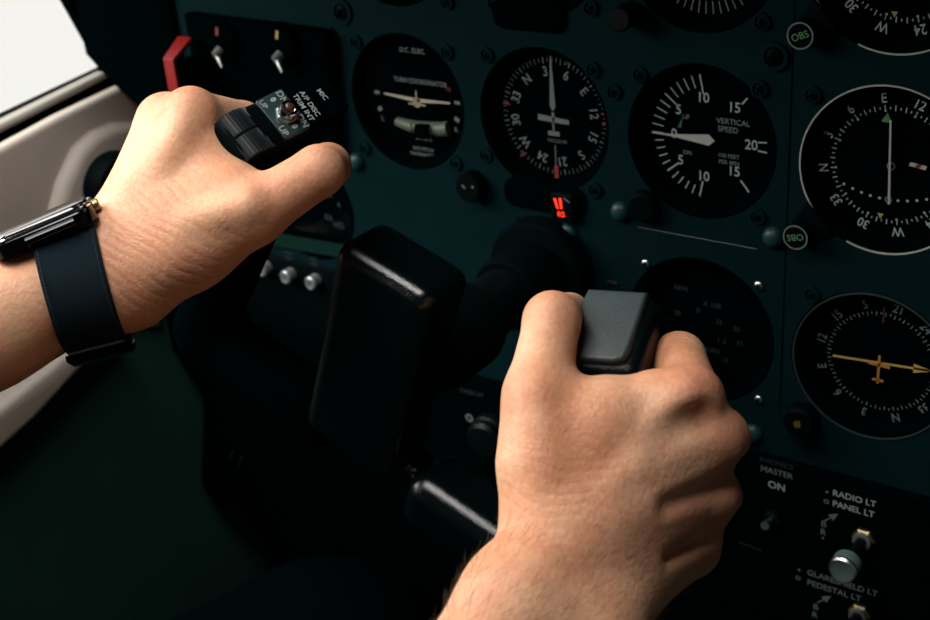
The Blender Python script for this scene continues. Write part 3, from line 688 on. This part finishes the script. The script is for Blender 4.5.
# ------------------------------------------------------------------ control yoke
TH = R(-20); E1 = np.array([math.cos(TH), 0, math.sin(TH)]); E2 = np.array([-math.sin(TH), 0, math.cos(TH)]); EY = np.array([0., 1, 0])
YA = np.array([-.08, 0, -.09])
def YL(a, b, y): return (YA+E1*a+E2*b+EY*y)
yoke = thing('control_yoke', tuple(YL(-.014, 0, -.15)), 'black aircraft control yoke with two horn grips, turned to the right', 'control yoke')
AX = np.array([E1, EY, E2])
s = SDF(.0012*1000)
def mm(v): return np.array(v)*1000
s.box(mm(YL(-.0170, .018, -.150)), AX, (27, 17.5, 57), 8, 3)              # hub block
s.box(mm(YL(.062, -.043, -.148)), AX, (44, 18, 17), 11, 6)                      # right arm
s.box(mm(YL(-.010, -.046, -.142)), AX, (28, 10, 10), 5, 6)                     # left arm
s.cone(mm(YL(.100, -.040, -.150)), mm(YL(.090, .082, -.158)), 17, 14.5, 10)    # right horn
V, Fq = s.mesh(); V = relax(V, Fq, 1)/1000
grid_obj('yoke_body', V, Fq, M['yoke'], yoke)
s = SDF(1.3); s.box(mm(YL(-.084, -.043, -.146)), AX, (50, 14, 15), 9, 6)
s.cone(mm(YL(-.130, -.040, -.146)), mm(YL(-.098, .075, -.150)), 16, 14.5, 12)
V, Fq = s.mesh(); V = relax(V, Fq, 1)/1000
grid_obj('left_arm', V, Fq, M['black_matte'], yoke)
ctr = YL(-.014, 0, 0)
MB().lathe([(.0165, -.136), (.0165, -.001)], (ctr[0], ctr[2]), 40).build('yoke_shaft', M['black_gloss'], yoke)
MB().lathe([(.031, -.0008), (.031, -.010), (.029, -.013), (.021, -.0135), (.021, -.040), (.0195, -.043), (.0165, -.043)], (ctr[0], ctr[2]), 48).build('shaft_collar', M['black'], yoke)
MB().lathe([(.0168, -.072), (.0215, -.074), (.0235, -.080), (.0235, -.110), (.022, -.113), (.0165, -.114)], (ctr[0], ctr[2]), 48).build('shaft_sleeve', M['black_gloss'], yoke)

# camera-independent frames of the two horn heads
def frame(ax, ay):   # in-plane directions given as vectors; returns 3 unit rows
    a = np.array(ax, float); a /= np.linalg.norm(a); b = np.array(ay, float); b -= a*(a@b); b /= np.linalg.norm(b); return a, b, np.cross(a, b)
def cv(x, y, z): return CR*x+CU*y+CW*z
# left head: A across, Lg along, Nn out of the top face
LG, A_, _ = frame(cv(.683, .476, .552), cv(.624, -.774, -.108)); NN = cv(.376, .418, -.826); NN /= np.linalg.norm(NN)
HC = atD(274, 115.5, .566)
def HP(l, a, n): return HC+LG*l+A_*a+NN*n
LW = np.array([LG, A_, NN])
s = SDF(1.0)
s.box(mm(HP(.006, 0, -.014)), LW, (31, 12, 10), 4, 3)
s.box(mm(HP(-.0165, 0, -.019)), LW, (13.0, 12.8, 11), 7, 4)
s.cone(mm(HP(-.012, 0, -.016)), mm(YL(-.098, .070, -.150)), 12, 14, 8)
V, Fq = s.mesh(); grid_obj('left_grip_head', relax(V, Fq, 1)/1000, Fq, M['black'], yoke)
# ribbed split rocker
def local_mesh(fn_pts, faces): return MB().add(fn_pts, faces)
def rocker(a0, a1):
    mb = MB(); n = 108; R0 = .0114; prof = []
    for i in range(n+1):
        t = -.95+ (PI*.86)*i/n; rr = R0+(.00028 if (i % 6) < 3 else -.00028)
        prof.append((-.0145-rr*math.sin(t)*1.0, -.0135+rr*math.cos(t)*1.12))
    v = []; f = []
    for a in (a0, a0+.0006, a1-.0006, a1):
        k = .96 if a in (a0, a1) else 1
        for l, q in prof: v.append(tuple(HP(-.0145+(l+.0145)*k, a, -.0135+(q+.0135)*k)))
    m_ = len(prof)
    for r_ in range(3):
        for i in range(m_-1): f.append((r_*m_+i, r_*m_+i+1, (r_+1)*m_+i+1, (r_+1)*m_+i))
    for r_ in (0, 3):
        v.append(tuple(HP(-.0145, (a0, a1)[r_ > 0], -.0135))); ci = len(v)-1
        for i in range(m_-1): f.append((r_*m_+i, r_*m_+i+1, ci))
    return mb.add(v, f)
rocker(-.0112, -.0003).build('trim_rocker', M['rocker'], yoke, ang=25); rocker(.0003, .0112).build('trim_rocker', M['rocker'], yoke, ang=25)
# switch plate with toggle
def hbox(l0, l1, a0, a1, n0, n1, b=.0006):
    mb = MB().prism(rrect((l0+l1)/2, (a0+a1)/2, (l1-l0)/2, (a1-a0)/2, .0012), 0, n1-n0, b)
    return mb.xform(lambda x, y, z: tuple(HP(x, z, n1-y)))
pl = hbox(-.0010, .0140, -.0110, .0110, -.0060, -.0030).build('switch_plate', M['plate'], yoke)
def hmarks(items, n_, name, m_, par):
    mb = MB()
    for tx, l, a, size, rot in items:
        v, f = text2d(tx, size); c_, s_ = math.cos(rot), math.sin(rot)
        mb.add([tuple(HP(l-(-(p[0]*s_+p[1]*c_)), a+(p[0]*c_-p[1]*s_), n_)) for p in v], f)
    return mb.build(name, M[m_], par, smooth=False)
hmarks([('DN', .0112, -.0068, .0046, R(-6)), ('DN', .0118, .0072, .0046, R(-6)), ('UP', .0012, -.0078, .0036, R(-4)), ('UP', .0008, .0072, .0042, R(-4))], -.0028, 'plate_lettering', 'white', pl)
ar_ = MB()
for a in (-.0078, .0078):
    for l0, l1, h in ((.0052, .0066, .0012), (.0082, .0068, .0012)): ar_.add([tuple(HP(l0 if q[0] else l1, a+q[1]*h, -.00275)) for q in ((1, -.35), (1, .35), (0, 1), (0, -1))], [(0, 1, 2, 3)])
ar_.build('plate_arrows', M['white'], pl, smooth=False)
def hlathe(prof, l, a, n=32, **k): return MB().lathe(prof, (0, 0), n, **k).xform(lambda x, y, z: tuple(HP(l+x, a+z, y)))
hlathe([(.0052, -.0030), (.0048, -.0018), (.0044, -.0014), (.0038, -.0014)], .0072, .0010, 6).build('toggle_nut', M['nickel'], pl)
tg = hlathe([(.0042, -.0016), (.0042, .0014), (.0038, .0026), (.0026, .0028), (.0022, .0008), (.0003, .0008)], .0072, .0010).build('toggle_barrel', M['chrome'], pl)
hlathe([(.0014, .0005), (.0019, .0024), (.0020, .0036), (.0014, .0044), (.0003, .0046)], .0072, .0010, 20).build('toggle_lever', M['brown'], tg)
# label block beyond the plate with hand-lettered marks
hbox(.0148, .0370, -.0112, .0115, -.0078, -.0034).build('label_plate', M['black_matte'], yoke)
hmarks([('A/P DISC', .0208, .0015, .0036, R(-4)), ('TRIM INT', .0168, .0018, .0036, R(-5)), ('MIC', .0292, .0005, .0036, R(2))], -.0030, 'hand_lettering', 'white', yoke)

# right head with rubber pad
PC = atD(608.5, 329, .496)
PX, PZ, _ = frame(cv(.90, -.06, -.40), cv(.33, .80, .58)); PN = np.cross(PX, PZ)
if PN@CW > 0: PN = -PN
def PP(a, b, n): return PC+PX*a+PZ*b+PN*n
RW = np.array([PX, PZ, PN])
s = SDF(1.0)
s.box(mm(PP(.0, -.001, -.008)), RW, (16.0, 19.6, 7.5), 5, 3)
s.box(mm(PP(.001, .010, -.022)), RW, (13, 16, 12), 6, 5)
s.cone(mm(PP(0, -.006, -.018)), mm(YL(.090, .075, -.158)), 12.5, 14, 8)
V, Fq = s.mesh(); grid_obj('right_grip_head', relax(V, Fq, 1)/1000, Fq, M['black_gloss'], yoke)
pad = [(-.0122, .0175), (-.0136, .008), (-.0140, -.004), (-.0134, -.011), (-.0112, -.0152), (-.0075, -.0168), (.006, -.0168), (.0098, -.0152), (.0112, -.011), (.0118, .005), (.0120, .0175)]
MB().prism(pad, 0, .0045, .0016, 4).xform(lambda x, y, z: tuple(PP(x, z, .0028-y))).build('thumb_pad', M['capgrey'], yoke)
hz = MB().prism([(.010, .022), (.020, .020), (.020, .008), (.010, .006)], 0, .014, .003).xform(lambda x, y, z: tuple(PP(x, z, -.014-y)))
hz.build('switch_housing', M['black_matte'], yoke)
# ------------------------------------------------------------------ the pilot: arms and hands
person = thing('person', tuple(atD(300, 560, .62)), 'person gripping the yoke with both bare hands, black wrist watch on the left wrist', 'person')
def pt(px, py, D): return atD(px, py, D/1000.)*1000
def hand_mesh(parts, h=1.15):
    s = SDF(h)
    for q in parts:
        if q[0] == 'sub': _, a, b, ra, rb, k = q; s.cone(pt(*a), pt(*b), ra, rb, k, True)
        else: a, b, ra, rb, k = q; s.cone(pt(*a), pt(*b), ra, rb, k)
    V, Fq = s.mesh(); V = relax(V, Fq, 2); return V/1000, Fq
RH = [
 # forearm and wrist (two side by side bones give the flat oval section)
 ((280, 1010, 395), (524, 602, 448), 33, 19.5, 14), ((325, 1035, 395), (580, 640, 448), 33, 18.5, 14),
 ((524, 602, 448), (566, 542, 464), 19.5, 16.5, 12), ((580, 640, 448), (612, 586, 466), 18.5, 16, 12),
 # metacarpals
 ((560, 545, 462), (684, 402, 472), 14, 11.5, 13), ((575, 555, 463), (712, 442, 478), 14, 11.8, 13),
 ((592, 575, 466), (708, 500, 487), 14, 11.0, 12), ((605, 590, 470), (690, 548, 494), 14, 10.5, 12),
 ((590, 470, 488), (660, 470, 495), 14, 14, 12), ((600, 520, 464), (684, 474, 480), 13, 9.0, 14), ((616, 565, 470), (676, 528, 488), 13, 9.0, 14),
 # web and thumb side of the back of the hand
 ((560, 440, 470), (648, 402, 472), 12, 10.5, 10), ((552, 500, 466), (600, 430, 470), 15, 13, 12),
 ((552, 520, 468), (540, 462, 468), 15, 13.3, 10), ((540, 462, 468), (539, 394, 474), 13.6, 12.2, 8),
 ((539, 394, 474), (552, 320, 490), 12.4, 10.3, 5), ((552, 320, 490), (570, 312, 522), 10.3, 8.0, 4),
 ((545, 420, 472), (600, 412, 474), 11.5, 11.0, 10),
 # index finger round the front of the horn
 ((690, 396, 478), (679, 359, 504), 11.5, 10.4, 5), ((679, 359, 504), (650, 372, 540), 10.0, 8.8, 3), ((650, 372, 540), (606, 385, 548), 8.6, 7.8, 3),
 # middle, ring, little finger: knuckle, first joint, second joint, tip
 ((716, 440, 480), (712, 436, 520), 11.5, 9.6, 3.5), ((712, 436, 520), (672, 430, 546), 9.4, 8.8, 3), ((672, 430, 546), (618, 432, 550), 8.6, 7.8, 3),
 ((709, 500, 489), (704, 494, 528), 11, 9.4, 3.5), ((704, 494, 528), (664, 484, 554), 9.2, 8.6, 3), ((664, 484, 554), (612, 482, 556), 8.4, 7.6, 3),
 ((690, 549, 496), (688, 542, 532), 10.2, 8.6, 3.5), ((688, 542, 532), (650, 534, 556), 8.4, 7.8, 3), ((650, 534, 556), (604, 528, 556), 7.8, 7.0, 3),
 # raised knuckles and the tendons running to them
 ((686, 398, 467), (696, 394, 470), 8.0, 7.5, 7), ((716, 438, 474), (722, 437, 478), 8.5, 7.5, 6), ((712, 498, 482), (716, 497, 486), 8, 7, 6),
 ((640, 470, 457.5), (704, 440, 469), 3.0, 5.0, 6), ((640, 520, 462), (704, 498, 478), 3.0, 5.0, 6),
 ((610, 490, 455), (670, 408, 464), 2.6, 4.0, 7),
 ((545, 480, 457), (535, 400, 466), 3.5, 5.0, 8),
 ('sub', (650, 440, 448), (700, 415, 460), 1.4, 2.2, 8), ('sub', (668, 505, 456), (745, 470, 476), .3, 2.4, 8), ('sub', (662, 556, 462), (730, 522, 484), .3, 2.4, 8),
]
LHP = [
 ((-420, 470, 470), (-20, 327, 548), 36, 23.5, 12), ((-420, 520, 490), (-20, 333, 566), 34, 22.5, 12),
 ((-20, 327, 548), (112, 262, 560), 23.5, 18.5, 12), ((-20, 333, 566), (118, 275, 572), 22.5, 19, 12),
 ((112, 258, 566), (118, 280, 560), 18.5, 18.5, 10),
 # metacarpals
 ((128, 252, 566), (188, 124, 566), 16, 12.2, 14), ((128, 246, 576), (166, 126, 580), 16, 12.4, 14), ((135, 240, 566), (176, 142, 573), 15, 11.5, 12),
 ((126, 246, 584), (162, 150, 598), 15, 11.5, 8), ((128, 256, 590), (158, 184, 610), 14, 10.8, 8),
 ((140, 230, 572), (200, 160, 578), 17, 15, 10), ((155, 225, 564), (194, 162, 572), 15, 12.0, 14), ((150, 200, 578), (185, 170, 590), 15, 13, 8),
 # thenar and thumb
 ((130, 281, 562), (188, 243, 556), 18, 17.5, 14), ((188, 243, 556), (252, 214, 550), 17.5, 12.8, 12),
 ((160, 230, 562), (236, 200, 554), 15, 12.5, 12),
 ((252, 214, 550), (319, 171, 548), 13.0, 10.8, 5), ((319, 171, 548), (328, 166, 574), 10.6, 9.8, 3), ((328, 166, 574), (330, 160, 592), 9.8, 8.0, 3),
 ((205, 160, 568), (226, 190, 560), 10.5, 11.5, 12),
 # index finger behind the head, then middle, ring, little
 ((192, 116, 566), (243, 124, 594), 11.6, 10.2, 4.5), ((243, 124, 594), (268, 150, 600), 9.8, 9.0, 3), ((268, 150, 600), (262, 176, 586), 8.8, 8.0, 3),
 ((166, 124, 586), (210, 140, 615), 11.5, 9.8, 4), ((210, 140, 615), (244, 168, 612), 9.4, 8.8, 3), ((244, 168, 612), (248, 184, 598), 8.6, 7.8, 3),
 ((162, 152, 600), (200, 170, 628), 11, 9.4, 4), ((200, 170, 628), (236, 196, 618), 9, 8.4, 3), ((236, 196, 618), (236, 208, 604), 8.2, 7.4, 3),
 ((158, 186, 612), (190, 200, 634), 10, 8.6, 4), ((190, 200, 634), (222, 220, 622), 8.4, 7.8, 3), ((222, 220, 622), (224, 228, 610), 7.6, 6.8, 3),
 # knuckles, tendons
 ((190, 112, 562), (192, 109, 562), 8, 7.5, 7), ((163, 120, 576), (163, 118, 576), 9, 8.5, 7),
 ((150, 200, 556), (182, 130, 555), 2.6, 4.0, 8), ((190, 222, 541), (248, 205, 538), 3, 4.5, 8),
 ('sub', (118, 330, 528), (205, 300, 528), 7, 6, 12),
]
allV, allF, n0 = [], [], 0
for parts in (RH, LHP):
    V, Fq = hand_mesh(parts); allV.append(V); allF.append(Fq+n0); n0 += len(V)
V = np.concatenate(allV); Fq = np.concatenate(allF)
body = grid_obj('body', V, Fq, M['skin'], person)
# redder skin over knuckles and finger joints; crease relief at wrists
red = np.zeros(len(V))
for q, rad, w in (((690, 392, 468), 14, .55), ((722, 438, 470), 15, .6), ((716, 498, 480), 14, .7), ((696, 548, 488), 13, .7), ((557, 318, 484), 12, .25), ((520, 395, 470), 12, .25),
                  ((190, 100, 560), 12, .3), ((163, 105, 578), 12, .4), ((325, 160, 545), 13, .6), ((262, 205, 545), 18, .35), ((660, 520, 460), 30, .45), ((170, 280, 545), 30, .4)):
    d = np.linalg.norm(V*1000-pt(*q), axis=1); red = np.maximum(red, w*np.exp(-(d/rad)**2))
at = body.data.attributes.new('redness', 'FLOAT', 'POINT'); at.data.foreach_set('value', red.astype(np.float32))
cr = np.zeros(len(V))
def creases(c, ax, rad, per, amp, seed):
    global cr
    r_ = np.random.default_rng(seed); X = V*1000-pt(*c); a = pt(*ax)-pt(*c); a /= np.linalg.norm(a)
    d = np.linalg.norm(X, axis=1); u_ = X@a; side = X@np.cross(a, CW)
    ph = u_/per+.45*np.sin(side/9+r_.uniform(0, 6))+.25*np.sin(side/4.1+u_/7)
    cr += amp*np.exp(-(d/rad)**2)*(-np.abs(np.sin(ph*PI))**6)
creases((150, 245, 548), (200, 160, 556), 30, 4.2, 1.5, 1); creases((118, 240, 548), (160, 200, 556), 22, 3.2, 1.3, 2)
creases((560, 505, 455), (570, 460, 455), 26, 4.0, .5, 3); creases((600, 440, 458), (640, 400, 460), 24, 4.6, .25, 4)
at = body.data.attributes.new('crease', 'FLOAT', 'POINT'); at.data.foreach_set('value', cr.astype(np.float32))

# fine forearm hair as thin tapering strands
def hairs(cnt, cond, seed, length, direction):
    r_ = np.random.default_rng(seed); n = body.data.vertices; mb = MB(); idx = r_.permutation(len(V)); made = 0
    for i in idx:
        p = V[i]; q = proj(p)
        if not cond(*q): continue
        nn = np.array(n[i].normal)
        if nn@CW > .5: continue
        d = direction-nn*(direction@nn); d = d/(np.linalg.norm(d)+1e-9)+nn*.35+r_.normal(0, .22, 3); d /= np.linalg.norm(d)
        L = length*r_.uniform(.5, 1.2); p1 = p+d*L*.55; p2 = p+d*L*.9+(d-nn*.5)*L*.25; w = .00004
        sd = np.cross(d, CW); sd /= np.linalg.norm(sd)+1e-9
        mb.add([p-sd*w, p+sd*w, p1-sd*w*.7, p1+sd*w*.7, p2], [(0, 1, 3, 2), (2, 3, 4)]); made += 1
        if made >= cnt: break
    return mb
dirR = atD(590, 420, .465)-atD(500, 600, .45); dirR /= np.linalg.norm(dirR)
h = hairs(900, lambda x, y: 400 < x < 690 and 520 < y < 640 and rng.random() < .25+.75*min(1, (y-510)/90), 5, .0065, dirR+CR*.5)
dl = atD(110, 250, .56)-atD(0, 320, .55); dl /= np.linalg.norm(dl)
h2 = hairs(260, lambda x, y: (x < 60 and y < 380) or (90 < x < 190 and 200 < y < 300 and rng.random() < .08), 6, .006, dl-CU*.6); h.add(h2.v, h2.f)
ho = h.build('arm_hair', M['hair'], person, smooth=False); ho['kind'] = 'stuff'
# dark trouser leg below the panel
s = SDF(4.0); s.cone(pt(-200, 980, 640), pt(330, 700, 800), 95, 80, 20); s.cone(pt(330, 700, 800), pt(400, 860, 900), 78, 60, 25)
V2, F2 = s.mesh(); grid_obj('trouser_leg', relax(V2, F2, 3)/1000, F2, mat('navy_trousers', (.0006, .0022, .0028), .95, spec=.0, bump=.4, bscale=900), person)

# ------------------------------------------------------------------ wrist watch
# frame of the wrist: WF along the forearm towards the hand, WN out of the back of the wrist
wc0 = atD(82, 286, .5585); WF = atD(118, 275, .566)-atD(-20, 308, .556); WF /= np.linalg.norm(WF)
WN = cv(-.18, .92, -.22); WN -= WF*(WN@WF); WN /= np.linalg.norm(WN); WS = np.cross(WF, WN)
if WS@CW > 0: WS = -WS      # WS towards the viewer (thumb side)
def WP(f, s_, n_): return wc0+WF*f+WS*s_+WN*n_
watch = thing('wrist_watch', tuple(WP(0, 0, .03)), 'wrist watch with a polished dark case and navy fabric strap on the left wrist', 'watch')
# strap: a band following the wrist section measured on the arm mesh
arm = V[(np.abs((V-wc0)@WF) < .012) & (np.linalg.norm(V-wc0, axis=1) < .05)]
ang = np.arctan2((arm-wc0)@WN, (arm-wc0)@WS); rad = np.hypot((arm-wc0)@WN, (arm-wc0)@WS)
NB = 72; prof = []
for k in range(NB):
    a = -PI+2*PI*k/NB; w_ = np.abs((ang-a+PI) % (2*PI)-PI) < .14; prof.append(rad[w_].max() if w_.any() else .025)
prof = np.array(prof)
for _ in range(4): prof = (np.roll(prof, 1)+prof*2+np.roll(prof, -1))/4
def rr(a): return float(np.interp((a+PI) % (2*PI), np.arange(NB+1)*2*PI/NB, np.append(prof, prof[0])))
def band(a0, a1, hw, off, th, n=60, edge=.0006):
    mb = MB(); rings = []
    for i in range(n+1):
        a = a0+(a1-a0)*i/n; r_ = rr(a)+off; c_, s_ = math.cos(a), math.sin(a)
        sec = [(-hw, 0), (-hw, th-edge), (-hw+edge, th), (hw-edge, th), (hw, th-edge), (hw, 0)]
        rings.append([tuple(WP(f, (r_+q)*c_, (r_+q)*s_)) for f, q in sec])
    v = [p for g_ in rings for p in g_]; f = []
    for i in range(n):
        for k in range(6): f.append((i*6+k, i*6+(k+1) % 6, (i+1)*6+(k+1) % 6, (i+1)*6+k))
    f.append(tuple(range(6))); f.append(tuple(n*6+k for k in range(6))); return mb.add(v, f)
st = band(R(62), R(-84), .0130, .0006, .0020).build('strap', M['strap'], watch)
band(R(138), R(264), .0130, .0006, .0020).build('strap', M['strap'], watch)
mb = MB()
for f_ in (-.0115, .0115):
    for k in range(44):
        a = R(58-k*3.0); b = a-R(1.9)
        mb.tube([WP(f_, (rr(a)+.0028)*math.cos(a), (rr(a)+.0028)*math.sin(a)), WP(f_, (rr(b)+.0028)*math.cos(b), (rr(b)+.0028)*math.sin(b))], .00022, 5)
mb.build('stitching', M['stitch'], st)
top = rr(PI/2)
def wbox(poly, n0, n1, b, seg=5): return MB().prism(poly, 0, n1-n0, b, seg).xform(lambda x, y, z: tuple(WP(x, z, n1-y)))
top -= .0062; SF, SN, SS = WF, WN, WS
WF = atD(118, 268, .566)-atD(-20, 328, .556); WF /= np.linalg.norm(WF); WN = WN-WF*(WN@WF); WN /= np.linalg.norm(WN); WS = WS-WF*(WS@WF); WS = WS-WN*(WS@WN); WS /= np.linalg.norm(WS)
cs = wbox(rrect(-.003, .0, .0225, .0180, .0075, 8), top-.0005, top+.0062, .0024)
cs.build('case', M['darkchrome'], watch)
wbox(rrect(-.003, .0, .0205, .0160, .0066, 8), top+.0058, top+.0084, .0022, 6).build('glass_cover', M['watchglass'], watch)
rp = rrect(-.003, 0, .0213, .0168, .0068, 8); rp.append(rp[0]); MB().tube([WP(a, b, top+.0060) for a, b in rp], .0009, 8).build('case_rim', M['chrome'], watch)
for sgn in (-1, 1):
    MB().tube([WP(-.0105, sgn*.0180, top+.002), WP(.0105, sgn*.0180, top+.002)], .0022, 12).build('lug_bar', M['darkchrome'], watch)
cw = MB().lathe([(.0022, 0), (.0026, .0005), (.0026, .0024), (.0021, .0029), (.0003, .0030)], (0, 0), 28)
cw.xform(lambda x, y, z: tuple(WP(.0190+y, .006+x, top+.0042+z))).build('crown', M['brass'], watch)
# folding buckle under the wrist
WF, WN, WS = SF, SN, SS
bk = band(R(-76), R(-116), .0140, .0030, .0040, 14, .0016); bk.build('buckle', M['darkchrome'], watch)
band(R(-66), R(-69), .0118, .0030, .0012, 3, .0004).build('buckle_pin', M['chrome'], watch)
